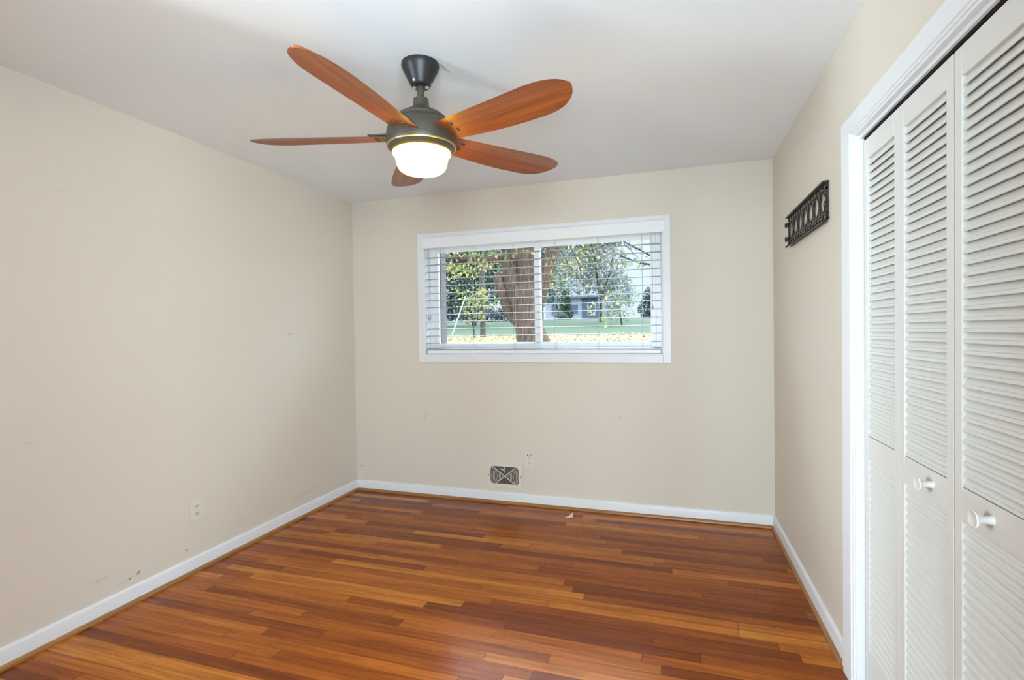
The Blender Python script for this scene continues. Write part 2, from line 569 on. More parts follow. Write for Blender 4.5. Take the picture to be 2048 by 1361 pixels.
def wall_with_hole(axis, a0, a1, c0, c1, h0, h1, z0, z1):
    """axis 0: wall spans x a0..a1 and lies at y c0..c1; axis 1: spans y, lies at x c0..c1; hole h0..h1 by z0..z1"""
    q = MB()

    def bx(p0, p1, q0, q1):
        if p1 - p0 < 1e-4 or q1 - q0 < 1e-4: return
        if axis == 0: q.box(p0, p1, c0, c1, q0, q1)
        else: q.box(c0, c1, p0, p1, q0, q1)
    if h1 <= h0:
        bx(a0, a1, 0.0, H)
        return q
    bx(a0, h0, 0.0, H); bx(h1, a1, 0.0, H); bx(h0, h1, 0.0, z0); bx(h0, h1, z1, H)
    return q


WX0, WX1, WZ0, WZ1 = -1.913, -0.062, 1.150, 2.072      # window opening in the back wall
CY0, CY1, CZ = 0.86, 2.140, 2.030                      # closet opening in the right wall
tag(wall_with_hole(0, XL - TH, XR + TH, D, D + TH, WX0, WX1, WZ0, WZ1).build('wall_back', M['wall_back']),
    'beige back wall holding the window', 'wall', kind='structure')
tag(wall_with_hole(1, YF, D, XL - TH, XL, -0.33, -0.05, 0.85, 2.05).build('wall_left', M['wall_left']),  # narrow hole added to pass the left fill lamp
    'long beige wall on the left, scuffed near the floor', 'wall', kind='structure')
q = wall_with_hole(1, 0.75, D, XR, XR + 0.115, CY0, CY1, 0.0, CZ)
q2 = wall_with_hole(1, YF, 0.75, XR, XR + 0.115, -0.42, 0.00, 0.85, 2.05)  # narrow hole added to pass the right fill lamp
q.add(q2.v, q2.f)
tag(q.build('wall_right', M['wall']),
    'beige wall on the right around the closet', 'wall', kind='structure')
tag(wall_with_hole(0, XL - TH, XR + TH, YF - TH, YF, -0.16, 0.60, 0.0, 2.04).build('wall_front', M['wall']),
    'beige wall behind the viewer', 'wall', kind='structure')
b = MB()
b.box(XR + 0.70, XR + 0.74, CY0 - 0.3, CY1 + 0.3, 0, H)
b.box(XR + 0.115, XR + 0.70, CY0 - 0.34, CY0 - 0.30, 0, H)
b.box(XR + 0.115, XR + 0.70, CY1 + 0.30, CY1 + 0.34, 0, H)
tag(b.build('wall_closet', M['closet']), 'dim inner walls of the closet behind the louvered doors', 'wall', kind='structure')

# baseboards with a wooden shoe moulding each
BH = 0.086


def base_profile(sgn, w):
    """profile (offset from wall, z), rounded top"""
    return [(w, 0.0), (w + sgn * 0.014, 0.0), (w + sgn * 0.014, BH - 0.014), (w + sgn * 0.011, BH - 0.005), (w + sgn * 0.005, BH), (w, BH)]


def shoe_profile(sgn, w):
    s = 0.014
    return [(w + sgn * s, 0.0)] + [(w + sgn * (s + 0.014 * math.cos(a)), 0.019 * math.sin(a)) for a in [math.radians(k * 15) for k in range(7)]]


bb = MB().prism(base_profile(-1, D), 0, XL, XR).build('baseboard_back', M['trim'], smooth=True)
tag(bb, 'white baseboard under the window wall', 'baseboard', kind='structure')
MB().prism(shoe_profile(-1, D), 0, XL + 0.02, XR - 0.02).build('shoe_molding', M['shoe'], bb, smooth=True, label='narrow stained oak strip at the floor')
bl = MB().prism(base_profile(1, XL), 1, YF, D - 0.0145).build('baseboard_left', M['trim'], smooth=True)
tag(bl, 'white baseboard along the left wall', 'baseboard', kind='structure')
MB().prism(shoe_profile(1, XL), 1, YF, D - 0.028).build('shoe_molding', M['shoe'], bl, smooth=True, label='narrow stained oak strip at the floor')
br = MB().prism(base_profile(-1, XR), 1, CY1 + 0.102, D - 0.0145).build('baseboard_right', M['trim'], smooth=True)
tag(br, 'short white baseboard between the closet and the corner', 'baseboard', kind='structure')
MB().prism(shoe_profile(-1, XR), 1, CY1 + 0.125, D - 0.028).build('shoe_molding', M['shoe'], br, smooth=True, label='narrow stained oak strip at the floor')

# ------------------------------------------------------------------ main window
win = thing('window_1', (-0.99, D, WZ0), 'white framed sliding window with two panes in the back wall', 'window', kind='structure')
b = MB()
CX0, CX1, CZ0, CZ1 = -1.967, -0.008, 1.093, 2.128
yf = D - 0.016
b.box(CX0, WX0, yf, D, CZ0, CZ1); b.box(WX1, CX1, yf, D, CZ0, CZ1)
b.box(WX0, WX1, yf, D, CZ0, WZ0); b.box(WX0, WX1, yf, D, WZ1, CZ1)
b.build('window_casing', M['trim'], win, bevel=0.003)
b = MB()
t_ = 0.006
b.box(WX0, WX0 + t_, D - 0.01, D + TH, WZ0, WZ1); b.box(WX1 - t_, WX1, D - 0.01, D + TH, WZ0, WZ1)
b.box(WX0 + t_, WX1 - t_, D - 0.01, D + TH, WZ0, WZ0 + t_); b.box(WX0 + t_, WX1 - t_, D - 0.01, D + TH, WZ1 - t_, WZ1)
b.build('window_jamb', M['trim'], win)
ix0, ix1, iz0, iz1 = WX0 + t_, WX1 - t_, WZ0 + t_, WZ1 - t_
b = MB()
fy0, fy1, fw_ = D + 0.075, D + 0.140, 0.042
b.box(ix0, ix0 + fw_, fy0, fy1, iz0, iz1); b.box(ix1 - fw_, ix1, fy0, fy1, iz0, iz1)
b.box(ix0 + fw_, ix1 - fw_, fy0, fy1, iz0, iz0 + fw_); b.box(ix0 + fw_, ix1 - fw_, fy0, fy1, iz1 - fw_, iz1)
b.build('window_frame', M['vinyl'], win, bevel=0.003)
xm = -0.991


def sash(x0, x1, y0, y1, lw, rw):
    q = MB()
    z0, z1 = iz0 + fw_, iz1 - fw_
    s = 0.040
    q.box(x0, x0 + lw, y0, y1, z0, z1); q.box(x1 - rw, x1, y0, y1, z0, z1)
    q.box(x0 + lw, x1 - rw, y0, y1, z0, z0 + s); q.box(x0 + lw, x1 - rw, y0, y1, z1 - s, z1)
    o = q.build('sash', M['vinyl'], win, bevel=0.002)
    ym = (y0 + y1) / 2
    MB().box(x0 + lw, x1 - rw, ym - 0.002, ym + 0.002, z0 + s, z1 - s).build('pane', M['glass'], o)
    return o


sash(ix0 + fw_, xm + 0.022, D + 0.082, D + 0.104, 0.038, 0.046)
sash(xm - 0.022, ix1 - fw_, D + 0.106, D + 0.128, 0.046, 0.038)
# exterior brick returns around the window
b = MB()
b.box(WX0 - 0.25, WX0 + 0.075, D + TH, D + TH + 0.10, 0.6, 2.3)
b.box(WX1 - 0.02, WX1 + 0.25, D + TH, D + TH + 0.10, 0.6, 2.3)
tag(b.build('trim_exterior', M['exterior']), 'grey outer brick edge seen at the left side of the window', 'trim', kind='structure')

# ------------------------------------------------------------------ blind
BX0, BX1 = -1.903, -0.076
blind = thing('window_blind', (-0.99, D, WZ0), 'white horizontal slat blind hanging open in the window', 'blind')
b = MB()
b.prism([(3.672, 2.007), (3.690, 2.007), (3.690, 2.098), (3.680, 2.098), (3.676, 2.092), (3.672, 2.088)], 0, -1.911, -0.042)
b.box(-1.911, -1.898, 3.690, 3.7, 2.007, 2.098); b.box(-0.055, -0.042, 3.690, 3.7, 2.007, 2.098)
b.build('valance', M['vinyl'], blind, bevel=0.002)
MB().box(BX0, BX1, 3.712, 3.762, 2.012, 2.062).build('headrail', M['vinyl'], blind)
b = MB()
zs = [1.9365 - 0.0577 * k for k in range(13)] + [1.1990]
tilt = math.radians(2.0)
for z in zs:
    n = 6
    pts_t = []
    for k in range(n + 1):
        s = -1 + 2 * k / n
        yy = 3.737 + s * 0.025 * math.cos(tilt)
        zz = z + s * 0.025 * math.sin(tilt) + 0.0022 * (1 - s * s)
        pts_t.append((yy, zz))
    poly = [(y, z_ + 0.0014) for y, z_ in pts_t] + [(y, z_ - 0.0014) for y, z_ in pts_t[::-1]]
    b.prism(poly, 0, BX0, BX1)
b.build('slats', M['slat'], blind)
MB().box(BX0, BX1, 3.710, 3.762, 1.1585, 1.187).build('bottom_rail', M['vinyl'], blind, bevel=0.006)
b = MB()
MB().box(BX0 - 0.003, BX0, 3.711, 3.761, 1.1595, 1.186).build('end_cap', M['tassel'], blind, label='grey plastic end cap')
MB().box(BX1, BX1 + 0.003, 3.711, 3.761, 1.1595, 1.186).build('end_cap', M['tassel'], blind, label='grey plastic end cap')
for xc in (-1.765, -1.488, -1.161, -0.839, -0.514, -0.202):
    b = MB()
    for yy in (3.7105, 3.7635):
        b.tube([(xc, yy, 1.187), (xc, yy, 2.012)], 0.0011, 6)
    for z in zs:
        b.tube([(xc, 3.7105, z - 0.003), (xc, 3.7635, z - 0.003)], 0.0008, 5)
    b.build('ladder_cord', M['cord'], blind)
for xc, zb, zt in ((-1.879, 1.425, 2.02), (-0.131, 1.47, 2.02)):
    b = MB().tube([(xc, 3.703, zb + 0.02), (xc + 0.003, 3.702, (zb + zt) / 2), (xc, 3.706, zt)], 0.0011, 6)
    if xc < -1: b.tube([(xc + 0.014, 3.703, zb + 0.03), (xc + 0.011, 3.702, (zb + zt) / 2), (xc + 0.012, 3.706, zt)], 0.0011, 6)
    co_ = b.build('pull_cord', M['cord'], blind)
    b = MB().lathe([(0, 0.034), (0.0025, 0.033), (0.004, 0.024), (0.0065, 0.008), (0.006, 0.002), (0, 0)], (xc, 3.703, zb), 14)
    if xc < -1: b.lathe([(0, 0.034), (0.0025, 0.033), (0.004, 0.024), (0.0065, 0.008), (0.006, 0.002), (0, 0)], (xc + 0.014, 3.703, zb + 0.012), 14)
    b.build('tassel', M['tassel'], co_, smooth=True)

# casings of two added side openings, shaped for fill light, and of the unseen doorway
w2 = MB()
for (y0, y1, z0, z1) in ((-0.48, -0.42, 0.79, 2.11), (0.00, 0.06, 0.79, 2.11), (-0.42, 0.00, 0.79, 0.85), (-0.42, 0.00, 2.05, 2.11)):
    w2.box(XR - 0.016, XR, y0, y1, z0, z1)
tag(w2.build('fill_opening_right', M['trim']), 'white casing of the added light opening right beside the viewer', 'window', kind='structure')
w4 = MB()
for (y0, y1, z0, z1) in ((-0.39, -0.33, 0.79, 2.11), (-0.05, 0.01, 0.79, 2.11), (-0.33, -0.05, 0.79, 0.85), (-0.33, -0.05, 2.05, 2.11)):
    w4.box(XL, XL + 0.016, y0, y1, z0, z1)
tag(w4.build('fill_opening_left', M['trim']), 'white casing of the added light opening in the left wall', 'window', kind='structure')
w3 = MB()
for (x0, x1, z0, z1) in ((-0.23, -0.16, 0.0, 2.11), (0.60, 0.636, 0.0, 2.11), (-0.16, 0.60, 2.04, 2.11)):
    w3.box(x0, x1, YF, YF + 0.016, z0, z1)
tag(w3.build('trim_2', M['trim']), 'white casing of the doorway behind the viewer', 'trim', kind='structure')

# ------------------------------------------------------------------ closet casing and bifold doors
tr = thing('trim_1', (XR, 1.5, 0.0), 'white moulded casing around the closet opening', 'trim', kind='structure')
JX = XR + 0.115
b = MB()
# casing profile: (distance from opening edge outward, x)
prof = [(0.0, XR), (0.0, XR - 0.012), (0.010, XR - 0.014), (0.012, XR - 0.018), (0.030, XR - 0.019), (0.086, XR - 0.022), (0.096, XR - 0.020), (0.100, XR - 0.014), (0.100, XR)]
pz = [(d * 0.70, x) for d, x in prof]
n = len(prof)
vv, ff = [], []
for d, x in prof: vv.append((x, CY1 - 0.008 + d, 0.0))
for (d, x), (dz, _) in zip(prof, pz): vv.append((x, CY1 - 0.008 + d, CZ - 0.008 + dz))
for (d, x), (dz, _) in zip(prof, pz): vv.append((x, CY0 + 0.008 - d, CZ - 0.008 + dz))
for d, x in prof: vv.append((x, CY0 + 0.008 - d, 0.0))
for s in range(3):
    for k in range(n - 1):
        ff.append((s * n + k, s * n + k + 1, (s + 1) * n + k + 1, (s + 1) * n + k))
ff.append(tuple(range(n))); ff.append(tuple(range(3 * n, 4 * n))[::-1])
b.add(vv, ff)
b.build('casing', M['trim'], tr)
b = MB()
b.box(XR - 0.008, JX, CY1 - 0.018, CY1 - 0.0, 0.0, CZ - 0.018)
b.box(XR - 0.008, JX, CY0, CY0 + 0.018, 0.0, CZ - 0.018)
b.box(XR - 0.008, JX, CY0, CY1, CZ - 0.018, CZ)
b.box(XR + 0.009, XR + 0.018, CY0 + 0.018, CY1 - 0.018, CZ - 0.030, CZ - 0.018)
b.build('jamb', M['trim'], tr)
b = MB()
b.box(XR + 0.022, XR + 0.048, CY0 + 0.018, CY1 - 0.018, CZ - 0.034, CZ - 0.018)
b.build('door_track', M['track'], tr, label='dark metal track above the doors')

LX0, LX1 = XR + 0.020, XR + 0.048          # leaf front and back faces
SW = 0.034
ZB, ZT = 0.012, 1.989
RAILS = [(ZB, 0.165), (0.856, 0.938), (1.916, ZT)]


def leaf(parent, y0, y1, knob_y):
    b = MB()
    b.box(LX0, LX1, y0, y0 + SW, ZB, ZT); b.box(LX0, LX1, y1 - SW, y1, ZB, ZT)
    for z0, z1 in RAILS: b.box(LX0, LX1, y0 + SW, y1 - SW, z0, z1)
    lf = b.build('leaf', M['door'], parent, bevel=0.002)
    P = 0.0261
    for z0, z1 in ((RAILS[0][1], RAILS[1][0]), (RAILS[1][1], RAILS[2][0])):
        q = MB()
        cnt = int(round((z1 - z0) / P))
        p = (z1 - z0) / cnt
        for k in range(cnt):
            zl = z0 + p * k + 0.003          # lower, room-side lip
            xo, xi = LX0 + 0.0015, LX0 + 0.0195
            rise = 0.0430
            th = 0.0085
            poly = [(xo, zl), (xo + 0.002, zl - 0.0015), (xi, zl + rise - th), (xi, zl + rise), (xo + 0.004, zl + th + 0.001), (xo + 0.0008, zl + th - 0.001)]
            q.prism(poly, 1, y0 + SW - 0.002, y1 - SW + 0.002)
        q.build('louvers', M['door'], lf)
    if knob_y is not None:
        q = MB()
        q.lathe([(0, 0), (0.0105, 0.0), (0.0095, 0.004), (0.0085, 0.012), (0.0085, 0.022), (0.010, 0.026), (0.0175, 0.030), (0.0195, 0.034), (0.0185, 0.0365), (0.013, 0.0352), (0.006, 0.0335), (0, 0.033)],
                (LX0, knob_y, 0.902), 36, (-1, 0, 0))
        q.build('knob', M['knob'], lf, smooth=True, label='round pearl-white concave knob')
    return lf


ye = [2.117, 1.824, 1.510, 1.196, 0.884]
d1 = thing('door_1', (LX0, ye[0], ZB), 'white louvered bifold closet door pair nearest the window wall', 'closet door', kind='structure')
leaf(d1, ye[1] + 0.001, ye[0] - 0.001, None)
leaf(d1, ye[2] + 0.0025, ye[1] - 0.001, 1.618)
d2 = thing('door_2', (LX0, ye[4], ZB), 'white louvered bifold closet door pair nearest the viewer', 'closet door', kind='structure')
leaf(d2, ye[3] + 0.001, ye[2] - 0.0025, 1.352)
leaf(d2, ye[4] + 0.001, ye[3] - 0.001, None)

# ------------------------------------------------------------------ ceiling fan
FX, FY = -0.985, 1.905
fan = thing('ceiling_fan', (FX, FY, H), 'five-blade wooden ceiling fan with bronze motor and lit glass globe', 'ceiling fan')


def fz(prof): return [(r, z - H) for r, z in prof]


c0 = (FX, FY, H)
MB().lathe(fz([(0, H), (0.077, H), (0.078, 2.432), (0.074, 2.418), (0.043, 2.356), (0.040, 2.350), (0.034, 2.346), (0, 2.346)]), c0, 64).build('canopy', M['bronze_dark'], fan, smooth=True, label='dark conical ceiling canopy')
for a in (20, 140, 260):
    ca, sa = math.cos(math.radians(a)), math.sin(math.radians(a))
    MB().lathe([(0, 0.004), (0.005, 0.003), (0.0055, -0.004), (0, -0.004)], (FX + 0.043 * ca, FY + 0.043 * sa, 2.360), 12, (ca, sa, -0.4)).build('canopy_screw', M['steel'], fan, smooth=True)
for sgn in (-1, 1):
    MB().lathe([(0, 0.0), (0.0085, 0.0), (0.0085, 0.005), (0.005, 0.006), (0.004, 0.003), (0, 0.003)], (FX + sgn * 0.0265 * rt.x, FY + sgn * 0.0265 * rt.y, 2.3475), 16, (0, 0, -1)).build('hanger_bolt', M['steel'], fan, smooth=True, label='pale metal bolt beside the rod')
MB().lathe(fz([(0, 2.35), (0.0145, 2.35), (0.0145, 2.29), (0, 2.29)]), c0, 32).build('downrod', M['bronze'], fan, smooth=True)
MB().lathe(fz([(0, 2.302), (0.022, 2.302), (0.031, 2.296), (0.033, 2.270), (0.040, 2.258), (0.060, 2.245), (0.090, 2.228), (0.104, 2.216), (0.1055, 2.206), (0.1035, 2.204), (0.106, 2.202), (0.122, 2.193), (0.134, 2.180),
                (0.141, 2.162), (0.144, 2.140), (0.144, 2.122), (0.142, 2.120), (0.1415, 2.117), (0.144, 2.115), (0.1435, 2.104), (0.141, 2.098), (0.138, 2.094), (0.130, 2.084), (0.121, 2.075), (0.112, 2.074), (0, 2.074)]), c0, 72).build('motor_housing', M['bronze'], fan, smooth=True)
MB().lathe(fz([(0.139, 2.1005), (0.1425, 2.100), (0.1430, 2.097), (0.1420, 2.0945), (0.139, 2.0935), (0.136, 2.095)]), c0, 72).build('light_ring', M['gold'], fan, smooth=True, label='thin brass ring above the globe')
MB().lathe(fz([(0.112, 2.082), (0.118, 2.078), (0.120, 2.072), (0.118, 2.066), (0.111, 2.060), (0.108, 2.054), (0.106, 2.040), (0.101, 2.020), (0.095, 2.008), (0.082, 1.998), (0.060, 1.992), (0.030, 1.989), (0, 1.988)]), c0, 64).build('globe', M['globe'], fan, smooth=True, label='frosted glass globe, lit')

R0, R1 = 0.128, 0.715
PITCH = math.radians(12.5)


def half_width(r, side):
    """side -1: the straight edge, +1: the bulging edge"""
    s = (r - R0) / (R1 - R0)
    if side < 0: w = 0.062 + 0.018 * min(1.0, s / 0.75)
    else: w = 0.062 + 0.030 * math.sin(min(1.0, s / 0.62) * math.pi / 2) - 0.004 * max(0.0, s - 0.62)
    if s > 0.74:
        q = (s - 0.74) / 0.26
        w *= max(0.0, 1 - q ** 2.4) ** 0.5
    return w


def blade_mesh():
    q = MB()
    nr, nw = 72, 10
    rs = [R0 + (R1 - R0) * (1 - (1 - i / nr) ** 2.2) for i in range(nr + 1)]
    for side in (0, 1):
        for r in rs:
            for k in range(nw + 1):
                s = -1 + 2 * k / nw
                w = max(half_width(r, -1 if s < 0 else 1), 0.0015)
                yy = s * w
                zz = -0.010 * (s * s) * (w / 0.078) + 0.004
                edge = 0.0035 * (1 - abs(s) ** 6)
                zz += edge if side else -edge
                rr = r - 0.012 * s * min(1.0, max(0.0, (r - 0.48) / 0.2)) * (w / 0.076)
                q.v.append((rr, yy * math.cos(PITCH) + zz * math.sin(PITCH), -yy * math.sin(PITCH) + zz * math.cos(PITCH)))
    off = (nr + 1) * (nw + 1)
    for i in range(nr):
        for k in range(nw):
            a = i * (nw + 1) + k
            q.f.append((a, a + 1, a + nw + 2, a + nw + 1))
            q.f.append((off + a, off + a + nw + 1, off + a + nw + 2, off + a + 1))
    def ring(i, k): return i * (nw + 1) + k
    for i in range(nr):
        for k in (0, nw):
            a, c = ring(i, k), ring(i + 1, k)
            fc = (a, c, off + c, off + a)
            q.f.append(fc if k == 0 else fc[::-1])
    for i in (0, nr):
        for k in range(nw):
            a, c = ring(i, k), ring(i, k + 1)
            fc = (a, off + a, off + c, c)
            q.f.append(fc if i == 0 else fc[::-1])
    return q


BZ = 2.137


def tilt_pt(r, yy, zz): return (r, yy * math.cos(PITCH) + zz * math.sin(PITCH), -yy * math.sin(PITCH) + zz * math.cos(PITCH))


proto_blade = None
for k in range(5):
    ang = math.radians(-19.5 - 72 * k)
    if proto_blade is None:
        bl_o = blade_mesh().build('blade', M['blade'], origin=(0, 0, 0), smooth=True)
        q = MB()
        for sgn in (-1, 1):
            q.obox(tilt_pt(0.165, sgn * 0.026, 0.0115), Vector((0.050, 0, 0)), Vector(tilt_pt(0, 0.012, 0)), Vector(tilt_pt(0, 0, 0.0035)))
        q.obox(tilt_pt(0.135, 0, 0.0115), Vector((0.020, 0, 0)), Vector(tilt_pt(0, 0.040, 0)), Vector(tilt_pt(0, 0, 0.004)))
        br_o = q.build('blade_bracket', M['bronze'], origin=(0, 0, 0), bevel=0.002)
        sc_list = []
        for (r, yy) in ((0.185, -0.022), (0.185, 0.020)):
            p = tilt_pt(r, yy, 0.0)
            dn = Vector(tilt_pt(0, 0, -1))
            sc = MB().lathe([(0, -0.002), (0.0092, -0.002), (0.0088, 0.0035), (0.005, 0.0060), (0, 0.0065)], p, 16, dn).build('screw', M['bronze'], origin=(0, 0, 0), smooth=True)
            sc_list.append(sc)
        proto_blade = (bl_o, [br_o] + sc_list)
        bo, kids = bl_o, [br_o] + sc_list
    else:
        bo = proto_blade[0].copy(); col.objects.link(bo)
        kids = []
        for ch in proto_blade[1]:
            c_ = ch.copy(); col.objects.link(c_); kids.append(c_)
    bo.parent = fan
    bo.location = (0, 0, BZ - H)
    bo.rotation_euler = (0, 0, ang)
    for ch in kids:
        ch.parent = bo
        ch.location = (0, 0, 0)

# flaking paint beside the canopy
for i, (pts, lab) in enumerate([
        ([(-0.934, 1.878), (-0.926, 1.888), (-0.917, 1.890), (-0.912, 1.884), (-0.921, 1.880)], 'curled flake of ceiling paint behind the fan canopy, leftmost of three'),
        ([(-0.909, 1.915), (-0.902, 1.932), (-0.890, 1.937), (-0.876, 1.930), (-0.890, 1.924), (-0.898, 1.914)], 'curled flake of ceiling paint beside the fan canopy, middle of three'),
        ([(-0.914, 1.955), (-0.903, 1.968), (-0.886, 1.972), (-0.872, 1.966), (-0.889, 1.960), (-0.902, 1.950)], 'curled flake of ceiling paint beside the fan canopy, rightmost of three')]):
    q = MB()
    n = len(pts)
    zoff = [0.001, 0.004, 0.012, 0.020, 0.010, 0.002][:n]
    v = [(x, y, H - 0.0005 - z) for (x, y), z in zip(pts, zoff)] + [(x, y, H + 0.001 - z - 0.0003) for (x, y), z in zip(pts, zoff)]
    q.add(v, [tuple(range(n)), tuple(range(n, 2 * n))[::-1]] + [(k, (k + 1) % n, (k + 1) % n + n, k + n) for k in range(n)])
    o = q.build('paint_flake', M['flake'], origin=(pts[0][0], pts[0][1], H))
    tag(o, lab, 'paint flake', 'paint flakes beside the fan canopy')

# ------------------------------------------------------------------ wall rack on the right wall
rk = thing('wall_rack', (XR, 2.82, 1.775), 'black iron wall rack with a row of oval rings on the right wall', 'wall rack')
RY0, RY1 = 2.456, 3.195
GX = 0.629
b = MB()
b.prism([(XR, 1.950), (XR, 1.946), (0.616, 1.940), (0.610, 1.943), (0.612, 1.949)], 1, RY0, RY1)
b.build('shelf', M['iron'], rk, bevel=0.0015)
b = MB()
b.box(GX - 0.004, GX + 0.004, RY0, RY1, 1.915, 1.922)
b.box(GX - 0.003, GX + 0.003, RY0, RY1, 1.812, 1.818)
for yy in (RY0, RY1 - 0.012): b.box(GX - 0.004, GX + 0.004, yy, yy + 0.012, 1.79, 1.944)
NR = 7
pit = (RY1 - RY0 - 0.024) / NR
zc, hz = 1.8655, 0.0425
for k in range(NR):
    yc = RY0 + 0.012 + pit * (k + 0.5)
    pts = [(GX, yc + 0.0445 * math.cos(a), zc + hz * math.sin(a)) for a in [2 * math.pi * j / 28 for j in range(29)]]
    b.tube(pts, 0.0036, 8, cap=False)
for k in range(NR + 1):
    yc = RY0 + 0.012 + pit * k
    if 0 < k < NR:
        b.prism([(yc - 0.015, 1.915), (yc - 0.005, zc + 0.020), (yc - 0.004, zc - 0.020), (yc - 0.015, 1.818), (yc + 0.015, 1.818), (yc + 0.004, zc - 0.020), (yc + 0.005, zc + 0.020), (yc + 0.015, 1.915)], 0, GX - 0.002, GX + 0.002)
b2 = b
nb = 15
for k in range(nb):
    yc = RY0 + 0.012 + (RY1 - RY0 - 0.024) * k / (nb - 1)
    b.prism([(yc - 0.009, 1.921), (yc - 0.004, 1.931), (yc - 0.009, 1.943), (yc + 0.009, 1.943), (yc + 0.004, 1.931), (yc + 0.009, 1.921)], 0, GX - 0.0025, GX + 0.0025)
    b2.prism([(yc - 0.007, 1.814), (yc - 0.002, 1.790), (yc + 0.005, 1.790), (yc + 0.001, 1.814)], 0, GX - 0.0025, GX + 0.0025)
b.build('ring_grille', M['iron'], rk, smooth=True)
b = MB()
b.prism([(XR, 1.798), (XR, 1.792), (0.620, 1.784), (0.611, 1.780), (0.611, 1.785), (0.620, 1.791)], 1, RY0, RY1)
b.box(0.611, 0.614, RY0, RY1, 1.775, 1.785)
b.build('ledge', M['iron'], rk)
for yy, zz in ((RY1 - 0.002, 1.904), (RY1 - 0.002, 1.826)):
    b = MB()
    b.prism([(0.612, zz - 0.016), (0.620, zz - 0.013), (0.624, zz - 0.008), (XR, zz - 0.006), (XR, zz + 0.010), (0.620, zz + 0.012), (0.612, zz + 0.014), (0.609, zz)], 1, yy, yy + 0.010)
    b.build('end_hook', M['iron'], rk, bevel=0.001)
b = MB()
b.lathe([(0, -0.004), (0.015, -0.004), (0.016, 0), (0.015, 0.004), (0, 0.004)], (GX - 0.003, RY0 + 0.016, 1.852), 20, (-1, 0, 0))
b.build('scroll', M['iron'], rk, smooth=True)
b = MB()
b.lathe([(0, -0.004), (0.010, -0.004), (0.011, 0), (0.010, 0.004), (0, 0.004)], (GX - 0.003, RY0 + 0.010, 1.812), 20, (-1, 0, 0))
b.build('scroll', M['iron'], rk, smooth=True)

# ------------------------------------------------------------------ floor register in the back wall
VX0, VX1, VZ0, VZ1 = -1.394, -1.104, 0.121, 0.306
vent = thing('air_vent', ((VX0 + VX1) / 2, D, VZ0), 'cream metal air vent with curved bars low on the back wall', 'air vent')
oc = [(-1.352, 0.284), (-1.150, 0.284), (-1.136, 0.262), (-1.134, 0.170), (-1.146, 0.148), (-1.352, 0.148), (-1.366, 0.168), (-1.368, 0.262)]
oc = oc[::-1]
rect = [(VX0, VZ0), (VX1, VZ0), (VX1, VZ1), (VX0, VZ1)]
q = MB()
yo, yi = D - 0.010, D - 0.0005
# frame plate as eight quads between the octagon and the rectangle's border points
ocs = sorted(oc, key=lambda p: math.atan2((p[1] - 0.2135) / 0.0925, (p[0] + 1.249) / 0.145))
border = []
for px, pz_ in ocs:
    dx, dz = (px + 1.249) / 0.145, (pz_ - 0.2135) / 0.0925
    s = 1.0 / max(abs(dx), abs(dz))
    border.append((-1.249 + dx * s * 0.145, 0.2135 + dz * s * 0.0925))
n = len(ocs)
for k in range(n):
    k2 = (k + 1) % n
    loop = [ocs[k], border[k]]
    for cx_, cz_ in rect:
        pass
    b0, b1 = border[k], border[k2]
    mid = []
    if abs(b0[0] - b1[0]) > 1e-6 and abs(b0[1] - b1[1]) > 1e-6:
        cx_ = VX1 if (b0[0] + b1[0]) / 2 > -1.249 else VX0
        cz_ = VZ1 if (b0[1] + b1[1]) / 2 > 0.2135 else VZ0
        mid = [(cx_, cz_)]
    loop = [ocs[k], b0] + mid + [b1, ocs[k2]]
    q.prism(loop, 1, yo, yi)
q.build('frame', M['plate'], vent, bevel=0.0)
MB().box(VX0 + 0.012, VX1 - 0.012, D - 0.0022, D - 0.0006, VZ0 + 0.012, VZ1 - 0.012).build('duct_opening', M['duct'], vent, label='dark grey opening behind the bars')
X0v, Z0v = -1.249, 0.208


def inside_oct(px, pz_):
    n = len(ocs)
    for k in range(n):
        (ax, az), (bx_, bz_) = ocs[k], ocs[(k + 1) % n]
        if (bx_ - ax) * (pz_ - az) - (bz_ - az) * (px - ax) < -1e-6: return False
    return True


slope = 0.0725 / 0.098
for sx in (-1, 1):
    q = MB()
    for j in range(9):
        rad = 0.022 + 0.0122 * j
        run = []
        for s in range(25):
            a = -math.pi / 2 + math.pi * s / 24
            px = X0v + sx * rad * (0.62 + 0.38 * math.cos(a)) * 1.0
            pz_ = Z0v + rad * 0.86 * math.sin(a)
            if abs(pz_ - Z0v) > abs(px - X0v) * slope + 0.001 or not inside_oct(px, pz_):
                if len(run) > 1: q.tube(run, 0.0018, 6)
                run = []
            else:
                run.append((px, D - 0.0078, pz_))
        if len(run) > 1: q.tube(run, 0.0018, 6)
    q.build('curved_bars', M['plate'], vent)
q = MB()
for a, c_ in (((-1.350, 0.282), (-1.164, 0.148)), ((-1.156, 0.282), (-1.322, 0.150))):
    q.tube([(a[0], D - 0.0088, a[1]), (c_[0], D - 0.0088, c_[1])], 0.0030, 8)
q.build('cross_bars', M['plate'], vent)
q = MB().box(-1.256, -1.250, D - 0.012, D - 0.004, 0.238, 0.284)
q.obox((-1.270, D - 0.010, 0.262), (0.010, 0, -0.005), (0, 0.003, 0), (0.0015, 0, 0.003))
q.build('damper_lever', M['plate'], vent)
for xx in (VX0 + 0.013, VX1 - 0.013):
    MB().lathe([(0, 0.0), (0.004, 0.0), (0.0035, 0.002), (0, 0.0025)], (xx, D - 0.010, 0.212), 12, (0, -1, 0)).build('screw', M['duct'], vent)


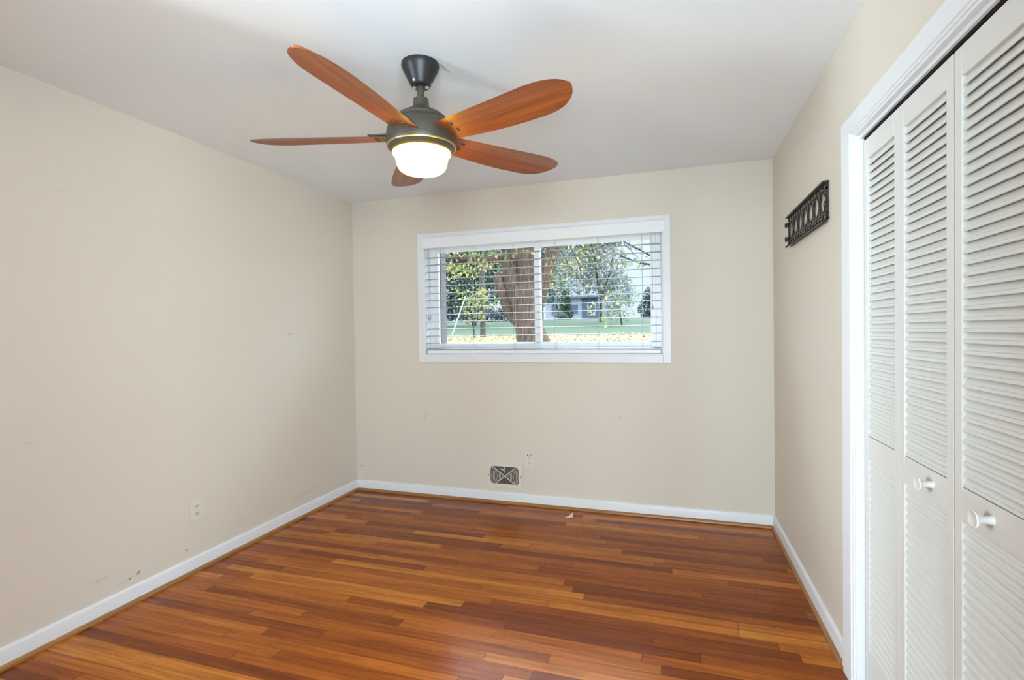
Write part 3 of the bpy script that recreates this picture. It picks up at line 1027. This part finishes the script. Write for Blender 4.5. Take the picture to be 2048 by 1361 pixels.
# ------------------------------------------------------------------ wall outlets
def outlet(org, right, out, label, cat, broken):
    """duplex outlet: org = plate centre on the wall, right and out = unit vectors"""
    o, r, u = Vector(org), Vector(right), Vector((0, 0, 1))
    n_ = Vector(out)
    th_ = thing('wall_outlet', org, label, cat)
    MB().obox(o + n_ * 0.003, r * 0.0365, u * 0.058, n_ * 0.003).build('cover_plate', M['plate'], th_, bevel=0.0025)
    for sz in (1, -1):
        c = o + u * 0.0205 * sz
        rc = MB().lathe([(0, 0.0), (0.0172, 0.0), (0.0172, 0.0022), (0.0165, 0.0028), (0, 0.0028)], c + n_ * 0.005, 24, n_).build('receptacle', M['plate'], th_, smooth=True)
        q = MB()
        q.obox(c - r * 0.0065 + u * 0.003 + n_ * 0.0079, r * 0.0013, u * 0.0046, n_ * 0.0006)
        q.obox(c + r * 0.0065 + u * 0.003 + n_ * 0.0079, r * 0.0013, u * 0.0038, n_ * 0.0006)
        q.lathe([(0, 0.0), (0.0030, 0.0), (0.0030, 0.0008), (0, 0.0008)], c - u * 0.0075 + n_ * 0.0077, 12, n_)
        if broken and sz == 1:
            q.obox(c - r * 0.0125 + u * 0.017 + n_ * 0.0063, r * 0.0055 - u * 0.004, u * 0.0030 + r * 0.002, n_ * 0.0006)
            q.obox(c + r * 0.0145 + u * 0.021 + n_ * 0.0063, r * 0.0045, u * 0.0024, n_ * 0.0006)
            q.obox(c + r * 0.0080 + u * 0.011 + n_ * 0.0063, r * 0.0030 + u * 0.002, u * 0.0014, n_ * 0.0006)
        q.build('slots', M['dark'], rc, label='black slots')
    MB().lathe([(0, 0.0), (0.0032, 0.0), (0.0028, 0.0012), (0, 0.0016)], o + n_ * 0.0058, 12, n_).build('screw', M['steel'], th_)
    return th_


outlet((XL, 2.176, 0.343), (0, 1, 0), (1, 0, 0), 'almond duplex outlet low on the left wall', 'outlet', False)
outlet((-1.048, D, 0.346), (1, 0, 0), (0, -1, 0), 'almond outlet with chipped dark spots beside the air vent', 'outlet', True)

# scrap of paper on the floor near the back wall
q = MB()
pp = [(-0.738, 3.520), (-0.700, 3.519), (-0.684, 3.526), (-0.688, 3.560), (-0.698, 3.584), (-0.716, 3.548)]
hz_ = [0.002, 0.004, 0.008, 0.014, 0.018, 0.008]
n = len(pp)
q.add([(x, y, h_) for (x, y), h_ in zip(pp, hz_)] + [(x, y, max(0.0, h_ - 0.002)) for (x, y), h_ in zip(pp, hz_)],
      [tuple(range(n)), tuple(range(n, 2 * n))[::-1]] + [(k + n, (k + 1) % n + n, (k + 1) % n, k) for k in range(n)])
tag(q.build('paper_scrap', M['paper'], origin=(-0.71, 3.54, 0.0)), 'small cream paper scrap on the floor below the window', 'paper scrap')

# ------------------------------------------------------------------ outside
GP = [(3.9, -0.35), (8.0, 0.25), (12.0, 0.70), (16.0, 0.98), (20.0, 1.20), (30.0, 1.72), (40.0, 2.22), (46.0, 2.40), (90.0, 2.40)]


def gz(y):
    for (y0, z0), (y1, z1) in zip(GP, GP[1:]):
        if y <= y1: return z0 + (z1 - z0) * (y - y0) / (y1 - y0)
    return GP[-1][1]


q = MB()
xs = [-75, -40, -20, -10, -5, 0, 5, 12, 30]
ys = [3.92, 6, 8, 10, 12, 14, 16, 18, 20, 25, 30, 35, 40, 43, 46, 60, 90]
for y in ys:
    for x in xs: q.v.append((x, y, gz(y)))
for i in range(len(ys) - 1):
    for k in range(len(xs) - 1):
        a = i * len(xs) + k
        q.f.append((a, a + 1, a + len(xs) + 1, a + len(xs)))
tag(q.build('ground', M['lawn'], smooth=True), 'green lawn rising away from the house', 'lawn', kind='structure')
rng = random.Random(5)
q = MB()
for i in range(5200):
    y = rng.uniform(9.0, 20.2)
    x = -0.55 * y + rng.uniform(-0.32, 0.62) * y
    if math.hypot(x + 2.97, y - 11.0) < 0.75 or math.hypot(x + 7.24, y - 19.0) < 0.2 or math.hypot(x + 8.62, y - 19) < 0.2 or math.hypot(x + 7.45, y - 18.6) < 0.2 or math.hypot(x - 0.9, y - 16.0) < 0.6: continue
    q.leaf((x, y, gz(y) + rng.uniform(0.01, 0.06)), rng.uniform(0.06, 0.13), rng, True, 0.8)
tag(q.build('fallen_leaves', M['leaf_litter']), 'yellow and brown fallen leaves covering the near grass', 'leaves', kind='stuff')

# the big tree
rng = random.Random(11)
TY = 11.0
tree = thing('tree', (-3.0, TY, gz(TY)), 'large forked brown tree with yellow leaves close outside the window', 'tree')
q = MB()
q.tube([(-2.96, TY, gz(TY) - 0.2), (-2.97, TY, 0.80), (-2.99, TY, 1.08), (-3.05, TY, 1.30), (-3.10, TY, 1.55), (-3.14, TY, 1.85), (-3.17, TY, 2.12), (-3.20, TY, 2.35)],
       [0.58, 0.45, 0.375, 0.335, 0.315, 0.33, 0.37, 0.36], 22)
q.tube([(-3.28, TY, 1.75), (-3.36, TY, 2.1), (-3.45, TY, 2.5), (-3.56, TY + 0.1, 3.0), (-3.68, TY + 0.2, 3.6), (-3.9, TY + 0.5, 5.2)], [0.16, 0.22, 0.22, 0.20, 0.18, 0.13], 16)
q.tube([(-3.05, TY, 1.80), (-3.10, TY, 2.3), (-3.12, TY, 2.8), (-3.12, TY - 0.1, 3.4), (-3.0, TY - 0.2, 5.2)], [0.22, 0.24, 0.20, 0.18, 0.14], 16)
q.tube([(-3.00, TY, 1.75), (-2.85, TY, 2.10), (-2.70, TY, 2.60), (-2.50, TY, 3.15), (-2.25, TY, 3.8), (-1.7, TY + 0.2, 5.4)], [0.18, 0.175, 0.165, 0.155, 0.15, 0.11], 16)
q.tube([(-3.28, TY, 1.45), (-3.50, TY - 0.05, 1.72), (-3.66, TY - 0.1, 2.20), (-3.78, TY - 0.1, 2.55), (-3.84, TY - 0.1, 2.62)], [0.10, 0.13, 0.13, 0.11, 0.09], 12)
q.tube([(-3.60, TY, 3.0), (-4.1, TY - 0.2, 2.98), (-4.6, TY - 0.3, 3.02), (-5.1, TY - 0.4, 3.14), (-5.8, TY - 0.5, 3.25)], [0.10, 0.065, 0.055, 0.04, 0.02], 10)
q.tube([(-3.7, TY, 3.4), (-4.3, TY - 0.3, 3.25), (-4.7, TY - 0.4, 3.05), (-5.0, TY - 0.4, 2.8)], [0.07, 0.04, 0.03, 0.012], 8)
q.build('trunk', M['bark'], tree, smooth=True)
q = MB()
lf = MB()
# hanging twigs right of the fork, leaves in loose clusters along them
twigs = [((-2.3, 3.9), (-0.9, 2.7)), ((-2.2, 3.6), (-1.35, 1.75)), ((-2.5, 3.3), (-1.75, 2.3)), ((-1.9, 3.9), (-0.6, 3.0)), ((-2.0, 3.7), (-1.1, 2.1)),
         ((-2.4, 3.1), (-2.1, 2.25)), ((-1.5, 3.8), (-0.55, 2.5)), ((-4.6, 3.1), (-5.1, 2.2)), ((-4.2, 3.3), (-4.3, 2.0)), ((-3.9, 3.3), (-4.0, 2.1)), ((-5.0, 3.2), (-5.4, 2.5)), ((-2.1, 3.4), (-1.5, 2.7))]
for (x0, z0), (x1, z1) in twigs:
    y0 = TY - rng.uniform(0.0, 2.0)
    pts = []
    for s in range(7):
        f = s / 6
        pts.append((x0 + (x1 - x0) * f + rng.uniform(-0.05, 0.05), y0 - 0.3 * f, z0 + (z1 - z0) * (f ** 1.3) + rng.uniform(-0.04, 0.04)))
    MB().tube(pts, [0.020, 0.017, 0.014, 0.012, 0.010, 0.007, 0.004], 6).build('twig', M['bark_grey'], tree, smooth=True)
    for s in range(2, 7):
        for _ in range(rng.choice((1, 3, 8))):
            p = pts[s]
            lf.leaf((p[0] + rng.gauss(0, 0.07), p[1] + rng.gauss(0, 0.10), p[2] + rng.gauss(-0.05, 0.07)), rng.uniform(0.05, 0.10), rng, False, 0.8)
for _ in range(420):          # crown leaves over the fork and to its left
    x = rng.uniform(-5.6, -2.7)
    z = rng.uniform(2.95, 3.9) - (0.35 * rng.random() if x < -3.7 else 0)
    lf.leaf((x, TY + rng.uniform(-0.9, 0.5), z), rng.uniform(0.07, 0.13), rng, False, 0.8)
for (cx_, cz_, n_) in ((-4.35, 2.15, 26), (-4.6, 2.75, 24), (-3.95, 2.05, 22), (-5.2, 2.65, 16), (-3.75, 1.95, 14), (-4.05, 2.85, 22), (-1.35, 1.50, 10), (-1.05, 1.75, 10), (-1.9, 2.75, 16), (-2.1, 2.35, 12), (-1.2, 2.05, 8)):
    for _ in range(n_):
        lf.leaf((cx_ + rng.gauss(0, 0.11), TY - 0.6 + rng.gauss(0, 0.3), cz_ + rng.gauss(0, 0.10)), rng.uniform(0.06, 0.11), rng, False, 0.8)
lf.build('foliage', M['leaf_yellow'], tree)


def shrub(name, org, label, cat, mat, blobs, count, size, seed, trunk=None, group=None, bark='bark_grey'):
    """a plant: leaves spread over blobs (centre, radii) and an optional trunk path"""
    r_ = random.Random(seed)
    t = thing(name, org, label, cat, group)
    q = MB()
    tot = sum(bb_[1][0] * bb_[1][2] for bb_ in blobs)
    for (c, rad) in blobs:
        for _ in range(int(count * rad[0] * rad[2] / tot)):
            d = Vector((r_.gauss(0, 1), r_.gauss(0, 1), r_.gauss(0, 1))).normalized()
            s = r_.random() ** 0.35
            q.leaf((c[0] + d.x * rad[0] * s, c[1] + d.y * rad[1] * s, c[2] + d.z * rad[2] * s), r_.uniform(0.6, 1.3) * size, r_)
    q.build('foliage', M[mat], t)
    if trunk:
        q = MB()
        for pts, rad in trunk: q.tube(pts, rad, 10)
        q.build('trunk', M[bark], t, smooth=True)
    return t


# dense planting beyond the lawn on the left
shrub('tree', (-16.0, 31.0, gz(31)), 'dense leafy evergreen filling the far left of the window view', 'tree', 'leaf_green',
      [((-15.4, 31, 5.0), (2.6, 2.0, 2.4)), ((-12.6, 31.5, 4.4), (2.0, 1.8, 1.9)), ((-14.0, 31, 7.4), (3.2, 2.2, 2.4)), ((-11.6, 32, 6.6), (2.4, 2.0, 2.4)), ((-14.2, 31, 3.1), (2.6, 1.4, 0.9))],
      9000, 0.26, 21, [([(-15.5, 31, gz(31) - 0.1), (-15.4, 31, 3.6), (-15.2, 31, 6.5)], [0.22, 0.18, 0.10]), ([(-12.6, 31.5, gz(31.5) - 0.1), (-12.6, 31.5, 3.5), (-12.4, 31.5, 6)], [0.18, 0.14, 0.08])])
shrub('hedge', (-14.8, 41.0, gz(41)), 'low dark hedge along the far edge of the lawn', 'hedge', 'leaf_blue',
      [((-19.5, 41, 2.75), (2.6, 0.7, 0.75)), ((-16.0, 41, 2.75), (2.6, 0.7, 0.75)), ((-12.6, 41, 2.7), (2.2, 0.7, 0.7))], 3600, 0.20, 22,
      [([(-16.0, 41, gz(41) - 0.1), (-16, 41, 2.8)], [0.1, 0.08])])
shrub('tree', (-11.0, 44.0, gz(44)), 'grey-green tree behind the big trunk', 'tree', 'leaf_green',
      [((-11.4, 44, 6.4), (2.4, 1.8, 3.0)), ((-9.7, 44.5, 6.4), (1.2, 1.4, 3.2)), ((-14.8, 44, 4.6), (1.7, 1.4, 2.4)), ((-10.5, 44, 9.2), (3.0, 2.0, 2.2))], 3600, 0.30, 23,
      [([(-11.2, 44, gz(44) - 0.1), (-11.2, 44, 5.0), (-11.0, 44, 8.5)], [0.25, 0.20, 0.1])])
# slim sapling of yellow leaves in front of the post
shrub('sapling', (-7.45, 18.6, gz(18.6)), 'slender sapling with hanging yellow leaves beside the wooden post', 'sapling', 'leaf_yellow',
      [((-7.55, 18.6, 2.35), (0.34, 0.3, 0.50)), ((-7.25, 18.6, 1.95), (0.25, 0.2, 0.30)), ((-7.75, 18.6, 1.85), (0.16, 0.15, 0.30)), ((-7.1, 18.6, 2.75), (0.30, 0.2, 0.30))], 170, 0.15, 24,
      [([(-7.45, 18.6, gz(18.6) - 0.05), (-7.5, 18.6, 1.9), (-7.4, 18.6, 2.9)], [0.03, 0.025, 0.012])])
post = thing('wooden_post', (-7.24, 19.0, gz(19)), 'weathered grey post standing at the edge of the fallen leaves', 'post')
MB().tube([(-7.24, 19.0, gz(19) - 0.1), (-7.24, 19.0, 2.6), (-7.25, 19.0, 6.5)], [0.115, 0.11, 0.10], 14).build('pole', M['post'], post, smooth=True)
gw = thing('guy_wire', (-8.60, 19.0, gz(19)), 'white slanting guy wire left of the wooden post', 'guy wire')
MB().tube([(-8.62, 19.0, gz(19) + 0.02), (-7.97, 19.0, 2.82)], 0.030, 8).build('cable_cover', M['wire'], gw, smooth=True)
MB().tube([(-7.97, 19.0, 2.80), (-7.36, 19.0, 4.35)], 0.012, 6).build('cable', M['bark_grey'], gw)

# pale loose trees on the right
shrub('tree', (-5.6, 34.0, gz(34)), 'pale loose-leaved tree right of the big trunk', 'tree', 'leaf_pale',
      [((-6.3, 34, 6.2), (1.9, 1.5, 2.6)), ((-4.4, 34, 5.6), (1.7, 1.4, 2.2)), ((-5.2, 34, 8.2), (2.6, 1.8, 1.6)), ((-3.6, 34.4, 4.0), (1.3, 1.0, 1.2))], 7500, 0.20, 31,
      [([(-4.55, 34, gz(34) - 0.1), (-4.55, 34, 3.6), (-4.9, 34, 6.0), (-5.2, 34, 8.0)], [0.11, 0.10, 0.07, 0.04]), ([(-4.55, 34, 3.4), (-3.9, 34, 5.2), (-3.6, 34, 6.8)], [0.06, 0.04, 0.02])])
shrub('shrub', (-2.55, 27.0, gz(27)), 'pale twiggy shrub with a few yellow leaves at the right of the lawn', 'shrub', 'leaf_pale',
      [((-2.9, 27, 2.75), (0.95, 0.8, 0.75)), ((-2.2, 27, 3.1), (0.7, 0.6, 0.6)), ((-2.6, 27, 2.1), (0.8, 0.6, 0.35))], 900, 0.13, 32,
      [([(-2.5, 27, gz(27) - 0.1), (-2.6, 27, 2.2), (-2.9, 27, 3.1)], [0.05, 0.04, 0.02])])
shrub('shrub', (-1.9, 46.0, gz(46)), 'dark blue-green conifer at the right edge of the window view', 'shrub', 'leaf_blue',
      [((-2.0, 46, 3.2), (0.9, 0.8, 1.0)), ((-1.9, 46, 4.3), (0.6, 0.6, 0.8))], 1500, 0.18, 33, [([(-1.9, 46, gz(46) - 0.1), (-1.9, 46, 4.4)], [0.1, 0.05])])
# needle branch high on the right
nb_ = thing('conifer', (-1.35, 16.0, gz(16)), 'sparse conifer whose drooping branches cross the sky at top right', 'tree')
q = MB(); lf = MB()
rng = random.Random(8)
q.tube([(0.9, 16, gz(16) - 0.1), (0.9, 16, 3.0), (0.85, 16, 7.0)], [0.16, 0.14, 0.08], 12)
for pts in ([(0.9, 16, 2.6), (0.1, 15.8, 3.1), (-0.7, 15.6, 3.6), (-1.4, 15.4, 4.0), (-2.1, 15.2, 4.15)], [(0.9, 16, 3.2), (0.0, 15.9, 3.2), (-0.9, 15.8, 3.35), (-1.5, 15.7, 3.6)], [(0.9, 16, 4.2), (-0.2, 16, 4.3), (-1.3, 16, 4.25), (-2.3, 16, 3.9)]):
    q.tube(pts, [0.045, 0.035, 0.025, 0.015, 0.006][:len(pts)], 7)
    for a, c in list(zip(pts, pts[1:]))[1:]:
        for _ in range(46):
            f = rng.random()
            lf.leaf((a[0] + (c[0] - a[0]) * f + rng.gauss(0, 0.07), a[1] + (c[1] - a[1]) * f + rng.gauss(0, 0.08), a[2] + (c[2] - a[2]) * f + rng.gauss(-0.04, 0.06)), rng.uniform(0.07, 0.14), rng, False, 0.25)
q.build('trunk', M['bark_grey'], nb_, smooth=True)
lf.build('foliage', M['leaf_blue'], nb_)

# house across the lawn
HY = 60.0
hb = 2.40
house = thing('house', (-10.2, HY, hb), 'white and blue-grey house far across the lawn', 'house')
MB().box(-14.7, -5.7, HY, HY + 7, hb, 5.35).build('wall', M['siding'], house)
MB().box(-10.25, -8.0, HY - 0.06, HY, hb, 5.35).build('brick_panel', M['brick'], house, label='blue-grey brick section')
q = MB()
q.prism([(HY - 0.6, 5.25), (HY + 3.5, 7.6), (HY + 7.6, 5.25), (HY + 7.6, 5.38), (HY + 3.5, 7.8), (HY - 0.6, 5.42)], 0, -15.2, -5.2)
q.build('roof', M['roof'], house)
for (x0, x1, z0, z1) in ((-13.9, -13.1, 3.4, 4.5), (-11.6, -10.7, 3.4, 4.5), (-9.5, -8.7, 3.2, 4.6), (-7.4, -6.4, 3.4, 4.5)):
    wo = MB().box(x0 - 0.08, x1 + 0.08, HY - 0.10, HY - 0.06, z0 - 0.08, z1 + 0.08).build('window_frame', M['siding'], house)
    MB().box(x0, x1, HY - 0.12, HY - 0.10, z0, z1).build('pane', M['pane_dark'], wo)
shrub('conifer', (-10.6, 52.0, gz(52)), 'dark green column-shaped conifer in front of the far house', 'tree', 'leaf_dark',
      [((-10.6, 52, 3.2), (0.85, 0.8, 0.9)), ((-10.6, 52, 4.3), (0.65, 0.6, 1.0)), ((-10.55, 52, 5.1), (0.4, 0.4, 0.7))], 3200, 0.16, 41, [([(-10.6, 52, gz(52) - 0.1), (-10.6, 52, 5.0)], [0.1, 0.05])])
shrub('shrub', (-10.55, 49.0, gz(49)), 'small round light green bush at the foot of the dark conifer', 'shrub', 'leaf_green',
      [((-10.45, 49, 2.75), (0.75, 0.6, 0.5))], 700, 0.13, 42, [([(-10.45, 49, gz(49) - 0.1), (-10.45, 49, 2.7)], [0.06, 0.04])])
